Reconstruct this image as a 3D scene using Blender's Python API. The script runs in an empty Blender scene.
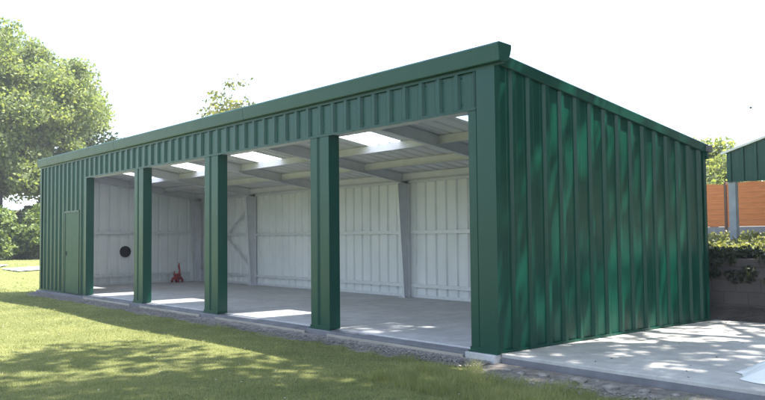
import bpy, math, random
import numpy as np
from mathutils import Vector, Matrix

random.seed(7); rng = np.random.default_rng(11)
scene = bpy.context.scene
COL = scene.collection
R = math.radians

# ------------------------------------------------------------------ helpers
def tag(o, label=None, cat=None, group=None, kind=None):
    if label: o['label'] = label
    if cat: o['category'] = cat
    if group: o['group'] = group
    if kind: o['kind'] = kind
    return o

def empty(name, loc=(0, 0, 0), rz=0):
    o = bpy.data.objects.new(name, None); COL.objects.link(o)
    o.location = loc; o.rotation_euler = (0, 0, rz); o.empty_display_size = .2
    return o

def link_mesh(name, me, mat, parent=None):
    o = bpy.data.objects.new(name, me); COL.objects.link(o)
    if mat: me.materials.append(mat)
    if parent: o.parent = parent
    return o

def np_mesh(name, V, F):
    """V (n,3), F (m,k) faces all with k corners"""
    me = bpy.data.meshes.new(name)
    V = np.asarray(V, np.float32); F = np.asarray(F, np.int32)
    k = F.shape[1]
    me.vertices.add(len(V)); me.vertices.foreach_set('co', V.ravel())
    me.loops.add(F.size); me.loops.foreach_set('vertex_index', F.ravel())
    me.polygons.add(len(F))
    me.polygons.foreach_set('loop_start', np.arange(0, F.size, k, dtype=np.int32))
    me.update(calc_edges=True)
    return me

class MB:
    def __init__(s): s.v = []; s.f = []; s.smooth = False
    def add(s, vs, fs):
        n = len(s.v); s.v += [tuple(v) for v in vs]; s.f += [tuple(i + n for i in f) for f in fs]
        return s
    def box(s, a, b, M=None):
        x0, y0, z0 = a; x1, y1, z1 = b
        vs = [Vector(p) for p in [(x0,y0,z0),(x1,y0,z0),(x1,y1,z0),(x0,y1,z0),(x0,y0,z1),(x1,y0,z1),(x1,y1,z1),(x0,y1,z1)]]
        if M is not None: vs = [M @ v for v in vs]
        return s.add(vs, [(0,3,2,1),(4,5,6,7),(0,1,5,4),(1,2,6,5),(2,3,7,6),(3,0,4,7)])
    def bar(s, p, q, w, h, up=(0, 0, 1)):
        p = Vector(p); q = Vector(q); d = q - p; L = d.length; d.normalize()
        r = d.cross(Vector(up)); 
        if r.length < 1e-4: r = d.cross(Vector((1, 0, 0)))
        r.normalize(); u = r.cross(d)
        M = Matrix(((r.x, d.x, u.x, p.x), (r.y, d.y, u.y, p.y), (r.z, d.z, u.z, p.z), (0,0,0,1)))
        return s.box((-w/2, 0, -h/2), (w/2, L, h/2), M)
    def tube(s, pts, rad, n=8, cap=True):
        pts = [Vector(p) for p in pts]
        if not hasattr(rad, '__len__'): rad = [rad] * len(pts)
        rings = []; ref = None
        for i, p in enumerate(pts):
            d = (pts[min(i+1, len(pts)-1)] - pts[max(i-1, 0)]).normalized()
            if ref is None:
                ref = d.cross(Vector((0,0,1)))
                if ref.length < .05: ref = d.cross(Vector((1,0,0)))
            ref = (ref - d * ref.dot(d)).normalized(); b = d.cross(ref)
            rings.append([p + (ref*math.cos(2*math.pi*k/n) + b*math.sin(2*math.pi*k/n)) * rad[i] for k in range(n)])
        vs = [v for r in rings for v in r]; fs = []
        for i in range(len(pts)-1):
            for k in range(n):
                fs.append((i*n+k, i*n+(k+1)%n, (i+1)*n+(k+1)%n, (i+1)*n+k))
        if cap:
            fs.append(tuple(range(n))[::-1]); fs.append(tuple((len(pts)-1)*n+k for k in range(n)))
        return s.add(vs, fs)
    def strip(s, A, B):
        """ruled sheet between two polylines of the same length"""
        n = len(A)
        return s.add(list(A)+list(B), [(i, i+1, n+i+1, n+i) for i in range(n-1)])
    def prism(s, poly, axis_vec):
        n = len(poly); a = Vector(axis_vec)
        vs = [Vector(p) for p in poly] + [Vector(p) + a for p in poly]
        return s.add(vs, [tuple(range(n))[::-1], tuple(range(n, 2*n))] + [(i, (i+1)%n, n+(i+1)%n, n+i) for i in range(n)])
    def build(s, name, mat, parent=None, smooth=False, bevel=0, solid=0):
        me = bpy.data.meshes.new(name); me.from_pydata(s.v, [], s.f); me.update()
        if smooth: me.polygons.foreach_set('use_smooth', [True]*len(me.polygons))
        o = link_mesh(name, me, mat, parent)
        if solid:
            m = o.modifiers.new('solid', 'SOLIDIFY'); m.thickness = solid; m.offset = 0
        if bevel:
            m = o.modifiers.new('bevel', 'BEVEL'); m.width = bevel; m.segments = 2; m.limit_method = 'ANGLE'
        return o

# ------------------------------------------------------------------ materials
def nt(name):
    m = bpy.data.materials.new(name); m.use_nodes = True
    n = m.node_tree.nodes; n.clear()
    out = n.new('ShaderNodeOutputMaterial')
    return m, m.node_tree, out
def pos_node(t, scale=1.0, obj=True):
    tc = t.nodes.new('ShaderNodeTexCoord')
    mp = t.nodes.new('ShaderNodeMapping')
    if hasattr(scale, '__len__'): mp.inputs['Scale'].default_value = scale
    else: mp.inputs['Scale'].default_value = (scale,)*3
    t.links.new(tc.outputs['Object'], mp.inputs['Vector'])
    return mp.outputs['Vector']
def noise(t, vec, scale=5, detail=4, rough=.55):
    n = t.nodes.new('ShaderNodeTexNoise'); n.inputs['Scale'].default_value = scale
    n.inputs['Detail'].default_value = detail; n.inputs['Roughness'].default_value = rough
    t.links.new(vec, n.inputs['Vector']); return n.outputs['Fac']
def ramp(t, fac, stops):
    r = t.nodes.new('ShaderNodeValToRGB'); e = r.color_ramp.elements
    while len(e) < len(stops): e.new(.5)
    for k, (p, c) in enumerate(stops):
        e[k].position = p; e[k].color = (*c, 1) if len(c) == 3 else c
    t.links.new(fac, r.inputs['Fac']); return r.outputs['Color']
def mix(t, fac, a, b, mode='MIX'):
    m = t.nodes.new('ShaderNodeMix'); m.data_type = 'RGBA'; m.blend_type = mode
    for sock, v in ((m.inputs[0], fac), (m.inputs[6], a), (m.inputs[7], b)):
        if hasattr(v, 'is_linked') or hasattr(v, 'links'): t.links.new(v, sock)
        else: sock.default_value = v if not (isinstance(v, tuple) and len(v) == 3) else (*v, 1)
    return m.outputs[2]
def bump(t, h, strength=.3, dist=.02):
    b = t.nodes.new('ShaderNodeBump'); b.inputs['Strength'].default_value = strength
    b.inputs['Distance'].default_value = dist; t.links.new(h, b.inputs['Height']); return b.outputs['Normal']
def principled(t, out, base, rough=.5, metal=0, spec=.5, normal=None, coat=0):
    p = t.nodes.new('ShaderNodeBsdfPrincipled')
    for s_, v in (('Base Color', base), ('Roughness', rough), ('Metallic', metal), ('Specular IOR Level', spec), ('Coat Weight', coat)):
        if hasattr(v, 'links'): t.links.new(v, p.inputs[s_])
        else: p.inputs[s_].default_value = (*v, 1) if isinstance(v, tuple) else v
    if normal: t.links.new(normal, p.inputs['Normal'])
    t.links.new(p.outputs[0], out.inputs['Surface']); return p

def simple(name, c1, c2, scale=3, rough=.6, metal=0, spec=.5, bmp=0, bscale=40, bdist=.01, detail=5, stretch=(1,1,1)):
    m, t, out = nt(name); v = pos_node(t, stretch)
    c = ramp(t, noise(t, v, scale, detail), [(.3, c1), (.7, c2)])
    nrm = bump(t, noise(t, v, bscale, 3), bmp, bdist) if bmp else None
    principled(t, out, c, rough, metal, spec, nrm); return m

def painted(name, c1, c2, rough=.30, spec=.36, streak=True):
    """plastisol coated steel: slight tone drift, faint streaks of dust running down and a faint oil-canning"""
    m, t, out = nt(name)
    v = pos_node(t, 1.0); vs = pos_node(t, (9, 9, .5))
    c = ramp(t, noise(t, v, .9, 3), [(.3, c1), (.7, c2)])
    st = ramp(t, noise(t, vs, 2.2, 6, .65), [(.45, (0,0,0)), (.8, (1,1,1))])
    dust = (0.11, 0.13, 0.11)
    f = t.nodes.new('ShaderNodeMath'); f.operation = 'MULTIPLY'; f.inputs[1].default_value = .04
    t.links.new(st, f.inputs[0])
    c = mix(t, f.outputs[0], c, dust)
    rr = t.nodes.new('ShaderNodeMapRange'); t.links.new(noise(t, v, 4, 5), rr.inputs[0])
    rr.inputs[3].default_value = rough - .06; rr.inputs[4].default_value = rough + .1
    b1 = t.nodes.new('ShaderNodeBump'); b1.inputs['Strength'].default_value = .10; b1.inputs['Distance'].default_value = .01
    t.links.new(noise(t, pos_node(t, (3, 3, .8)), 1.5, 2), b1.inputs['Height'])
    principled(t, out, c, rr.outputs[0], 0, spec, b1.outputs[0]); return m

M = {}
M['green'] = painted('green_coated_steel', (.001, .047, .029), (.0015, .057, .036))
M['green_trim'] = painted('green_trim_steel', (.001, .046, .030), (.0015, .054, .035), .34)
M['door'] = painted('green_door_steel', (.002, .052, .028), (.004, .060, .032), .42, .25)
M['liner'] = simple('pale_grey_sheet_back', (.66, .69, .70), (.74, .76, .77), 1.2, .55, 0, .3)
M['roof_under'] = simple('grey_roof_sheet_back', (.62, .62, .64), (.70, .70, .72), 1.5, .6, 0, .3)
M['galv'] = simple('galvanised_steel', (.58, .60, .62), (.68, .70, .72), 14, .5, .15, .5)
M['red_oxide'] = simple('grey_primed_steel', (.54, .55, .59), (.62, .63, .67), 4, .6, .0, .4)
M['pale_steel'] = simple('pale_primed_steel', (.58, .59, .66), (.66, .67, .74), 4, .55, 0, .4)
M['dark'] = simple('black_rubber', (.006, .006, .008), (.012, .010, .012), 9, .8, 0, .2)
M['red'] = simple('red_painted_steel', (.26, .014, .018), (.34, .022, .024), 9, .4)
M['white_plastic'] = simple('white_plastic_sheet', (.74, .73, .71), (.82, .81, .79), 5, .4, 0, .5, .2, 18, .01)
M['grey_sheet'] = simple('pale_blue_grey_sheet', (.42, .50, .52), (.58, .64, .66), 3, .4)
M['bark'] = simple('bark', (.07, .055, .04), (.16, .13, .10), 6, .9, 0, .2, .6, 20, .03, stretch=(1,1,.25))
M['soil'] = simple('brown_soil', (.055, .045, .042), (.115, .095, .085), 5, .95, 0, .15, .8, 22, .04)
M['timber'] = simple('pale_timber_board', (.30, .27, .23), (.42, .38, .32), 6, .8, 0, .2, .2, 30, .004, stretch=(.3,3,3))
M['grit'] = simple('grey_brown_grit', (.12, .105, .095), (.25, .225, .205), 11, .95, 0, .15, .8, 40, .02)
M['stone'] = simple('limestone_rubble', (.15, .135, .125), (.33, .30, .275), 9, .9, 0, .2, .6, 30, .01)
M['post_wood'] = simple('grey_blue_post', (.26, .28, .32), (.36, .38, .42), 5, .8, 0, .2, .2, 30, .01)
M['white_wall'] = simple('white_render', (.7, .7, .68), (.8, .8, .78), 2, .8)
M['slate'] = simple('blue_grey_roof', (.22, .26, .32), (.34, .38, .44), 3, .6)
M['glass_dark'] = simple('dark_window_glass', (.02, .025, .03), (.03, .035, .04), 3, .1)
M['brown_post'] = simple('brown_fence_post', (.10, .045, .03), (.15, .07, .045), 6, .8)
M['conc_board'] = simple('concrete_gravel_board', (.20, .19, .21), (.28, .27, .29), 5, .9, 0, .2, .3, 30, .01)

def concrete(name, c1, c2, seed=0.0, rough=.75):
    m, t, out = nt(name); v = pos_node(t, 1)
    a = ramp(t, noise(t, v, .7 + seed, 5, .6), [(.3, c1), (.7, c2)])
    st = ramp(t, noise(t, v, 3.1, 8, .7), [(.35, (.78,.78,.78)), (.65, (1.08,1.08,1.08))])
    c = mix(t, 1.0, a, st, 'MULTIPLY')
    sp = ramp(t, noise(t, v, 90, 2), [(.3, (.85,.85,.85)), (.7, (1.1,1.1,1.1))])
    c = mix(t, .6, c, mix(t, 1.0, c, sp, 'MULTIPLY'))
    nrm = bump(t, noise(t, v, 26, 8, .7), .25, .01)
    principled(t, out, c, rough, 0, .35, nrm); return m
M['concrete'] = concrete('pale_concrete_slab', (.40, .385, .365), (.54, .52, .49))
M['floor'] = concrete('power_floated_concrete', (.42, .41, .415), (.54, .53, .53), .3, .55)
M['dark_conc'] = concrete('damp_and_shade_concrete', (.14, .14, .155), (.22, .22, .235), .5)  # damp slab edges; also carries the painted shade of the apron's edge

def grooved_wall(name, c1, c2):
    """rendered block wall: block joints as shallow grooves, damp blotches"""
    m, t, out = nt(name); v = pos_node(t, 1)
    a = ramp(t, noise(t, v, 1.3, 7, .65), [(.3, c1), (.7, c2)])
    b = t.nodes.new('ShaderNodeTexBrick'); b.inputs['Scale'].default_value = 1
    mp = t.nodes.new('ShaderNodeMapping'); mp.inputs['Rotation'].default_value = (R(90), 0, 0)
    t.links.new(v, mp.inputs['Vector']); t.links.new(mp.outputs[0], b.inputs['Vector'])
    b.inputs['Brick Width'].default_value = .45; b.inputs['Row Height'].default_value = .225
    b.inputs['Mortar Size'].default_value = .012; b.inputs['Mortar Smooth'].default_value = .4
    b.inputs['Color1'].default_value = (1,1,1,1); b.inputs['Color2'].default_value = (.92,.93,.97,1); b.inputs['Mortar'].default_value = (.78,.78,.78,1)
    c = mix(t, 1.0, a, b.outputs['Color'], 'MULTIPLY')
    bb = t.nodes.new('ShaderNodeBump'); bb.invert = True; bb.inputs['Strength'].default_value = .6; bb.inputs['Distance'].default_value = .012
    t.links.new(b.outputs['Fac'], bb.inputs['Height'])
    principled(t, out, c, .9, 0, .2, bb.outputs[0]); return m
M['block'] = grooved_wall('concrete_block_wall', (.075, .064, .058), (.145, .125, .115))

def fence_mat():
    m, t, out = nt('orange_brown_boards'); v = pos_node(t, 1)
    a = ramp(t, noise(t, pos_node(t, (.6, 1, 7)), 3, 5), [(.3, (.48, .14, .045)), (.7, (.62, .22, .075))])
    w = t.nodes.new('ShaderNodeTexWave'); w.bands_direction = 'Z'; w.wave_profile = 'SAW'; w.inputs['Scale'].default_value = 1.6
    t.links.new(v, w.inputs['Vector'])
    c = mix(t, 1.0, a, ramp(t, w.outputs['Fac'], [(0, (.6,.6,.6)), (.12, (1,1,1))]), 'MULTIPLY')
    principled(t, out, c, .85, 0, .2, bump(t, w.outputs['Fac'], .4, .02)); return m
M['fence'] = fence_mat()

def lawn_mat():
    m, t, out = nt('mown_lawn'); v = pos_node(t, 1)
    a = ramp(t, noise(t, v, .55, 6, .65), [(.32, (.165, .182, .080)), (.68, (.245, .255, .112))])
    b = ramp(t, noise(t, v, 7, 8, .75), [(.3, (.6,.66,.55)), (.72, (1.35,1.28,1.2))])
    c = mix(t, 1.0, a, b, 'MULTIPLY')
    d = ramp(t, noise(t, v, 38, 5, .7), [(.3, (.55,.6,.5)), (.75, (1.4,1.35,1.3))])
    c = mix(t, 1.0, c, d, 'MULTIPLY')
    principled(t, out, c, .95, 0, .1, bump(t, noise(t, v, 45, 6, .8), .9, .04)); return m
M['lawn'] = lawn_mat()

def leaf_mat(name, dark, mid, light, trans=.35, scale=1.2, rough=.55):
    m, t, out = nt(name); v = pos_node(t, 1)
    n1 = noise(t, v, scale, 3, .6)
    g = t.nodes.new('ShaderNodeNewGeometry')
    add = t.nodes.new('ShaderNodeMath'); add.operation = 'MULTIPLY_ADD'; add.inputs[1].default_value = .35
    t.links.new(g.outputs['Random Per Island'], add.inputs[0]); t.links.new(n1, add.inputs[2])
    c = ramp(t, add.outputs[0], [(.42, dark), (.64, mid), (.85, light)])
    p = t.nodes.new('ShaderNodeBsdfPrincipled'); p.inputs['Roughness'].default_value = rough; p.inputs['Specular IOR Level'].default_value = .35
    t.links.new(c, p.inputs['Base Color'])
    tr = t.nodes.new('ShaderNodeBsdfTranslucent')
    c2 = mix(t, 1.0, c, (1.5, 1.5, .6), 'MULTIPLY'); t.links.new(c2, tr.inputs['Color'])
    ms = t.nodes.new('ShaderNodeMixShader'); ms.inputs[0].default_value = trans
    t.links.new(p.outputs[0], ms.inputs[1]); t.links.new(tr.outputs[0], ms.inputs[2]); t.links.new(ms.outputs[0], out.inputs['Surface'])
    return m
M['leaf'] = leaf_mat('ash_leaves', (.11, .145, .06), (.17, .21, .09), (.27, .30, .15), .5)
M['leaf_olive'] = leaf_mat('olive_leaves', (.09, .10, .04), (.15, .155, .065), (.23, .23, .11), .45)
M['leaf_hedge'] = leaf_mat('hedge_leaves', (.05, .08, .025), (.10, .15, .045), (.24, .29, .11), .4)
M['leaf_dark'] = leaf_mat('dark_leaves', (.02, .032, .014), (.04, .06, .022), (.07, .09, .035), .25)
M['ivy'] = leaf_mat('trailing_weeds', (.012, .018, .008), (.024, .034, .013), (.05, .06, .028), .2)
M['grass'] = leaf_mat('grass_blades', (.172, .192, .080), (.24, .26, .11), (.36, .35, .18), .35, .9, .6)

def rooflight_mat():
    m, t, out = nt('translucent_rooflight')
    a = t.nodes.new('ShaderNodeBsdfTransparent'); a.inputs[0].default_value = (.86, .9, .9, 1)
    b = t.nodes.new('ShaderNodeBsdfTranslucent'); b.inputs[0].default_value = (.92, .95, .95, 1)
    s = t.nodes.new('ShaderNodeMixShader'); s.inputs[0].default_value = .4
    t.links.new(a.outputs[0], s.inputs[1]); t.links.new(b.outputs[0], s.inputs[2]); t.links.new(s.outputs[0], out.inputs['Surface'])
    return m
M['rooflight'] = rooflight_mat()

# ------------------------------------------------------------------ dimensions (from the calibration)
L, D, HF, HB, HO = 19.09, 5.57, 3.85, 3.01, 3.29
SL = (HF - HB) / D
P = .3615                       # cladding pitch
LAWN = -.15
FR = [-.12, -3.93, -7.78, -11.48, -15.2, -18.97]     # portal frames
def roofz(y): return 3.93 - SL * y

def profile(x0, x1, first, flip=1, rib=.043, amp=1.0):
    """(distance, outward offset) polyline for box profile sheet with narrow ribs standing outward"""
    pts = [(x0, 0)]
    n0 = math.floor((x0 - first) / P) - 1
    for i in range(n0, n0 + int((x1 - x0) / P) + 4):
        c = first + i * P
        for dx, h in ((-.175, 0), (-.052, 0), (-.030, rib), (.030, rib), (.052, 0), (.108, 0), (.116, .004), (.128, .004), (.136, 0), (.175, 0)) if False else \
                     ((-.118, 0), (-.112, .003), (-.100, .003), (-.094, 0), (-.055, 0), (-.030, rib), (.030, rib), (.055, 0), (.094, 0), (.100, .003), (.112, .003), (.118, 0)):
            x = c + dx
            if x0 + 1e-3 < x < x1 - 1e-3: pts.append((x, h * amp))
    pts.append((x1, 0)); return pts

def sheet(name, mat, parent, prof, mapf, lo, hi, off=0.0):
    """ruled sheet: mapf(u, h, z) -> point; lo/hi give z at u"""
    A = [mapf(u, h + off, lo(u)) for u, h in prof]; B = [mapf(u, h + off, hi(u)) for u, h in prof]
    mb = MB(); mb.strip(A, B); return mb.build(name, mat, parent)

# ------------------------------------------------------------------ the shed
shed = empty('farm_shed', (-L/2, D/2, 0))
tag(shed, 'long dark green steel shed with open front bays and monopitch roof', 'shed')
shed_off = Vector((L/2, -D/2, 0))
def child(o):            # parts were modelled in world coordinates: the Empty stands at the shed's centre
    o.location = shed_off; return o
class SMB(MB):
    def build(s, name, mat, parent=None, **k):
        o = super().build(name, mat, parent or shed, **k)
        if parent is None or parent is shed: child(o)
        return o
def ssheet(name, mat, prof, mapf, lo, hi, off=0.0, parent=None):
    o = sheet(name, mat, parent or shed, prof, mapf, lo, hi, off)
    if parent is None: child(o)
    return o

side_top = lambda y: HF + .02 - SL * y
# right side wall
pr = profile(.05, D - .03, .347)
w = ssheet('wall_cladding', M['green'], pr, lambda u, h, z: (h, u, z), lambda u: .012, side_top); WALLS = [w]
ssheet('liner', M['liner'], pr, lambda u, h, z: (h, u, z), lambda u: .012, side_top, -.004, w)
# left end wall
w = ssheet('wall_cladding', M['green'], pr, lambda u, h, z: (-L - h, u, z), lambda u: -.02, side_top)
ssheet('liner', M['liner'], pr, lambda u, h, z: (-L - h, u, z), lambda u: .0, side_top, -.004, w)
# back wall
pb = profile(-L + .03, -.03, -.3)
w = ssheet('wall_cladding', M['green'], pb, lambda u, h, z: (u, D + h, z), lambda u: -.02, lambda u: HB + .04)
ssheet('liner', M['liner'], pb, lambda u, h, z: (u, D + h, z), lambda u: .0, lambda u: HB + .04, -.004, w)
# front: left panel, with door opening; then the band over the openings
XJ = -15.05
DX0, DX1, DZ = -16.74, -15.62, 2.32
fp = lambda u, h, z: (u, -h, z)
for (a, b, z0) in ((-L + .12, DX0 - .03, -.02), (DX0 - .03, DX1 + .03, DZ + .05), (DX1 + .03, XJ - .14, -.02)):
    w = ssheet('wall_cladding', M['green'], profile(a, b, -.3074), fp, lambda u: z0, lambda u: HF)
    ssheet('liner', M['liner'], profile(a, b, -.3074), fp, lambda u: max(z0, 0), lambda u: HF, -.004, w)
w = ssheet('header_cladding', M['green'], profile(XJ - .14, -.30, -.3074 - P), fp, lambda u: HO, lambda u: HF)
ssheet('liner', M['liner'], profile(XJ - .14, -.30, -.3074 - P), fp, lambda u: HO + .03, lambda u: HF, -.004, w)
# header drip flashing + soffit trim
mb = SMB(); mb.box((XJ, -.040, HO - .035), (-.292, -.006, HO - .002)); mb.box((XJ, -.052, HO - .041), (-.292, -.038, HO - .020))
mb.build('drip_flashing', M['green_trim'])
mb = SMB(); mb.box((XJ, -.005, HO - .02), (-.2, .30, HO - .008)); mb.box((XJ, .29, HO - .02), (-.2, .30, HO + .22))
mb.build('header_soffit', M['pale_steel'])

def fixings(pts, nrm, parent):
    mb = MB(); n = Vector(nrm); a = n.cross(Vector((0,0,1))).normalized()
    for p in pts:
        p = Vector(p)
        for r_, h0, h1 in ((.013, -.001, .003), (.0065, .003, .010)):
            ring = [p + (a*math.cos(k*math.pi/3) + Vector((0,0,1))*math.sin(k*math.pi/3))*r_ for k in range(6)]
            mb.add([q + n*h0 for q in ring] + [q + n*h1 for q in ring], [(k, (k+1)%6, 6+(k+1)%6, 6+k) for k in range(6)] + [(6,7,8,9,10,11)])
    o = mb.build('fixing_screws', M['green_trim'], parent); tag(o, kind='stuff'); return o
ribs = [.347 + i*P for i in range(15)]
fixings([(.001, y + .075 + random.uniform(-.01,.01), z + random.uniform(-.008, .008)) for y in ribs if y < D - .2 for z in (.12, .30, 1.74, side_top(y) - .12)], (1, 0, 0), WALLS[0])
hr = [-.3074 - i*P for i in range(1, 41)]
fixings([(x + .07, -.001, z + random.uniform(-.006, .006)) for x in hr if x > XJ for z in (HO + .07, HF - .12)], (0, -1, 0), w)
# corner flashings
def angle(x, y, sx, sy, z0, z1, w1, w2, name='corner_flashing', tilt=0):
    mb = SMB(); g = .044
    a = (x + sx*g, y + sy*g)   # outer corner
    mb.strip([(x - sx*w1, a[1], z0), (a[0], a[1], z0), (a[0], y - sy*w2, z0), (x, y - sy*w2, z0)],
             [(x - sx*w1, a[1], z1), (a[0], a[1], z1), (a[0], y - sy*w2, z1 - SL*tilt), (x, y - sy*w2, z1 - SL*tilt)])
    mb.strip([(x - sx*w1, a[1], z0), (x - sx*w1, y, z0)], [(x - sx*w1, a[1], z1), (x - sx*w1, y, z1)])
    return mb.build(name, M['green_trim'])
angle(0, 0, 1, -1, .0, HF, .285, .06, tilt=.1)
angle(-L, 0, -1, -1, -.02, HF, .10, .09, tilt=.1)
angle(0, D, 1, 1, .0, HB + .04, .10, .05)
angle(-L, D, -1, 1, -.02, HB + .04, .10, .09)

# front posts (clad): front face with a groove, flared foot, concrete pad below
def post(x0, x1, top, dep=.185, foot=True, groove=.46):
    mb = SMB(); w = x1 - x0; gx = x0 + w * groove; y = -.036
    poly = [(x0, dep), (x0, y), (gx - .055, y), (gx - .035, y + .028), (gx + .02, y + .028), (gx + .04, y), (x1, y), (x1, dep)]
    mb.strip([(a, b, .0) for a, b in poly] + [(x0, dep, 0)], [(a, b, top) for a, b in poly] + [(x0, dep, top)])
    o = mb.build('post', M['green_trim'])
    if foot:
        f = MB(); f.box((x0 - .025, y - .03, -.012), (x1 + .025, y + .005, .008)); f.box((x0 - .012, y - .012, .008), (x1 + .012, y + .012, .05))
        fo = f.build('foot_flashing', M['green_trim'], o)
        c = MB(); c.box((x0 - .05, y - .06, -.16), (x1 + .05, dep + .02, -.014)); c.build('pad', M['dark_conc'], o, bevel=.008)
    return o
p3 = post(-4.20, -3.667, HO - .02); p2 = post(-8.075, -7.50, HO - .02); p1 = post(-11.74, -11.21, HO - .02)
# left jamb and right corner strip
mb = SMB()
mb.strip([(XJ - .15, -.0, -.02), (XJ - .15, -.036, -.02), (XJ, -.036, -.02), (XJ, .185, -.02), (XJ - .15, .185, -.02)],
         [(XJ - .15, -.0, HO), (XJ - .15, -.036, HO), (XJ, -.036, HO), (XJ, .185, HO), (XJ - .15, .185, HO)])
mb.build('jamb', M['green_trim'])
mb = SMB()
mb.strip([(-.285, -.004, 0), (-.31, -.036, 0), (-.447, -.036, 0), (-.447, .185, 0), (-.285, .185, 0)],
         [(-.285, -.004, HO), (-.31, -.036, HO), (-.447, -.036, HO), (-.447, .185, HO), (-.285, .185, HO)])
mb.build('jamb', M['green_trim'])
mb = SMB(); mb.box((-.47, -.075, -.012), (.045, -.034, .008)); mb.box((-.455, -.05, .008), (.040, -.0365, .055))
cf = mb.build('foot_flashing', M['green_trim'])
mb = SMB(); mb.box((-.50, -.115, -.17), (.03, .12, -.014)); mb.build('pad', M['floor'], bevel=.01)
mb = SMB(); mb.box((.036, .06, -.0), (.046, D - .03, .035)); mb.build('base_flashing', M['green_trim'])
mb = SMB(); mb.box((-L - .03, -.062, -.03), (DX0, -.036, .0)); mb.build('base_flashing', M['green_trim'])

# door
mb = SMB(); mb.box((DX0, -.042, -.01), (DX1, -.004, DZ)); door = mb.build('door', M['door'], bevel=.004)
f = MB()
f.box((DX0 - .05, -.054, -.01), (DX0, .02, DZ + .04)); f.box((DX1, -.054, -.01), (DX1 + .05, .02, DZ + .04)); f.box((DX0 - .05, -.060, DZ), (DX1 + .05, .018, DZ + .05))
f.build('door_frame', M['green_trim'], door)
f = MB(); f.box((DX0 + .10, -.052, 1.06), (DX0 + .13, -.042, 1.2)); f.tube([(DX0 + .115, -.05, 1.14), (DX0 + .115, -.08, 1.14), (DX0 + .22, -.08, 1.14)], .008, 8)
f.build('handle', M['dark'], door)

# front fascia: folded trim, top leaning back onto the roof; ogee end
poly = [(-.140, 4.060), (-.118, 3.842), (-.108, 3.830), (-.040, 3.828), (-.040, 3.80), (-.030, 3.80), (-.030, 3.95), (.10, 3.985), (.10, 4.0), (-.02, 4.075), (-.12, 4.085)]
mb = SMB()
for (a, b) in ((-19.17, -12.86), (-12.855, -6.34), (-6.335, .20)):
    mb.prism([(a, y, z) for y, z in poly], (b - a, 0, 0))
mb.build('fascia', M['green_trim'], bevel=.004)
mb = SMB(); mb.prism([(.076, y, z) for y, z in [(-.141, 4.062), (-.119, 3.84), (-.108, 3.828), (-.02, 3.828), (.06, 3.86), (.10, 3.92), (.125, 4.0), (.13, 4.07), (-.12, 4.088)]], (.126, 0, 0)); mb.build('fascia_end', M['green_trim'], bevel=.008)
# thin drip line along the fascia foot
mb = SMB(); mb.box((-L - .03, -.046, 3.785), (.04, -.041, 3.83)); mb.build('drip_flashing', M['green_trim'])
# barge flashings
for nm, sx, x in (('barge', 1, .0), ('barge', -1, -L)):
    mb = SMB(); y0, y1 = -.03, D + .12
    A = [(x + sx*.042, HF - .02), (x + sx*.062, HF - .01), (x + sx*.070, HF + .13), (x + sx*.02, HF + .165), (x - sx*.16, HF + .15), (x - sx*.16, HF + .13), (x + sx*.03, HF + .12), (x + sx*.042, HF + .05)]
    mb.prism([(a, y0, z - SL*y0) for a, z in A], (0, y1 - y0, -SL*(y1 - y0)))
    mb.build('barge_flashing', M['green_trim'], bevel=.003)
# back gutter with bracket end
gz = HB + .0
mb = SMB()
mb.strip([(-L - .05, D + .02, gz + .10), (-L - .05, D + .02, gz + .0), (-L - .05, D + .13, gz - .02), (-L - .05, D + .17, gz + .03), (-L - .05, D + .17, gz + .11)],
         [(.11, D + .02, gz + .10), (.11, D + .02, gz + .0), (.11, D + .13, gz - .02), (.11, D + .17, gz + .03), (.11, D + .17, gz + .11)])
mb.add([(.11, D + .02, gz + .10), (.11, D + .02, gz), (.11, D + .13, gz - .02), (.11, D + .17, gz + .03), (.11, D + .17, gz + .11)], [(0,1,2,3,4)])
mb.build('gutter', M['dark_conc'], solid=.004)
mb = SMB(); mb.box((.0, D + .03, gz - .14), (.075, D + .10, gz - .0)); mb.build('gutter_bracket', M['green_trim'])

# roof sheets with rooflights let in (y 1.5 to 2.8 of one sheet width)
RL = [-2.12, -5.56, -10.04, -13.50, -16.95]; RY0, RY1 = 1.42, 2.84; HW = 1.5 * P
first = -5.56 + HW                # rib grid so that a rooflight is three pitches wide
rmap = lambda u, h, y: (u, y, roofz(y) + h)
mbu = SMB(); mbt = SMB()
def rs(a, b, y0, y1):
    pr = profile(a, b, first)
    for m_, off in ((mbu, 0), (mbt, .004)):
        m_.strip([rmap(u, h + off, y0) for u, h in pr], [rmap(u, h + off, y1) for u, h in pr])
x = -L - .02
for c in sorted(RL):
    rs(x, c - HW, -.02, D + .1); rs(c - HW, c + HW, -.02, RY0); rs(c - HW, c + HW, RY1, D + .1); x = c + HW
rs(x, .0, -.02, D + .1)
ro = mbu.build('roof_sheet', M['roof_under']); o = MB(); o.v = mbt.v; o.f = mbt.f; o.build('weather_coat', M['green'], ro)
for c in RL:
    pr = profile(c - HW - .02, c + HW + .02, first)
    mb = SMB(); mb.strip([rmap(u, h - .003, RY0 - .03) for u, h in pr], [rmap(u, h - .003, RY1 + .03) for u, h in pr])
    mb.build('rooflight', M['rooflight'])
# purlins (zed sections) between frames
def zed(mb, x0, x1, y, zt, dep=.17, fl=.055, t=.004):
    mb.box((x0, y - t/2, zt - dep), (x1, y + t/2, zt))
    mb.box((x0, y, zt - t), (x1, y + fl, zt)); mb.box((x0, y - fl, zt - dep), (x1, y, zt - dep + t))
    mb.box((x0, y - fl, zt - dep), (x1, y - fl + t, zt - dep + .016))
for y in (.40, 1.40, 2.82, 4.10, 5.32):
    for a, b in zip(FR[1:], FR[:-1]):
        mb = SMB(); zed(mb, a + .005, b - .005, y, roofz(y) - .008)
        mb.build('purlin', M['pale_steel'])
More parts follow.
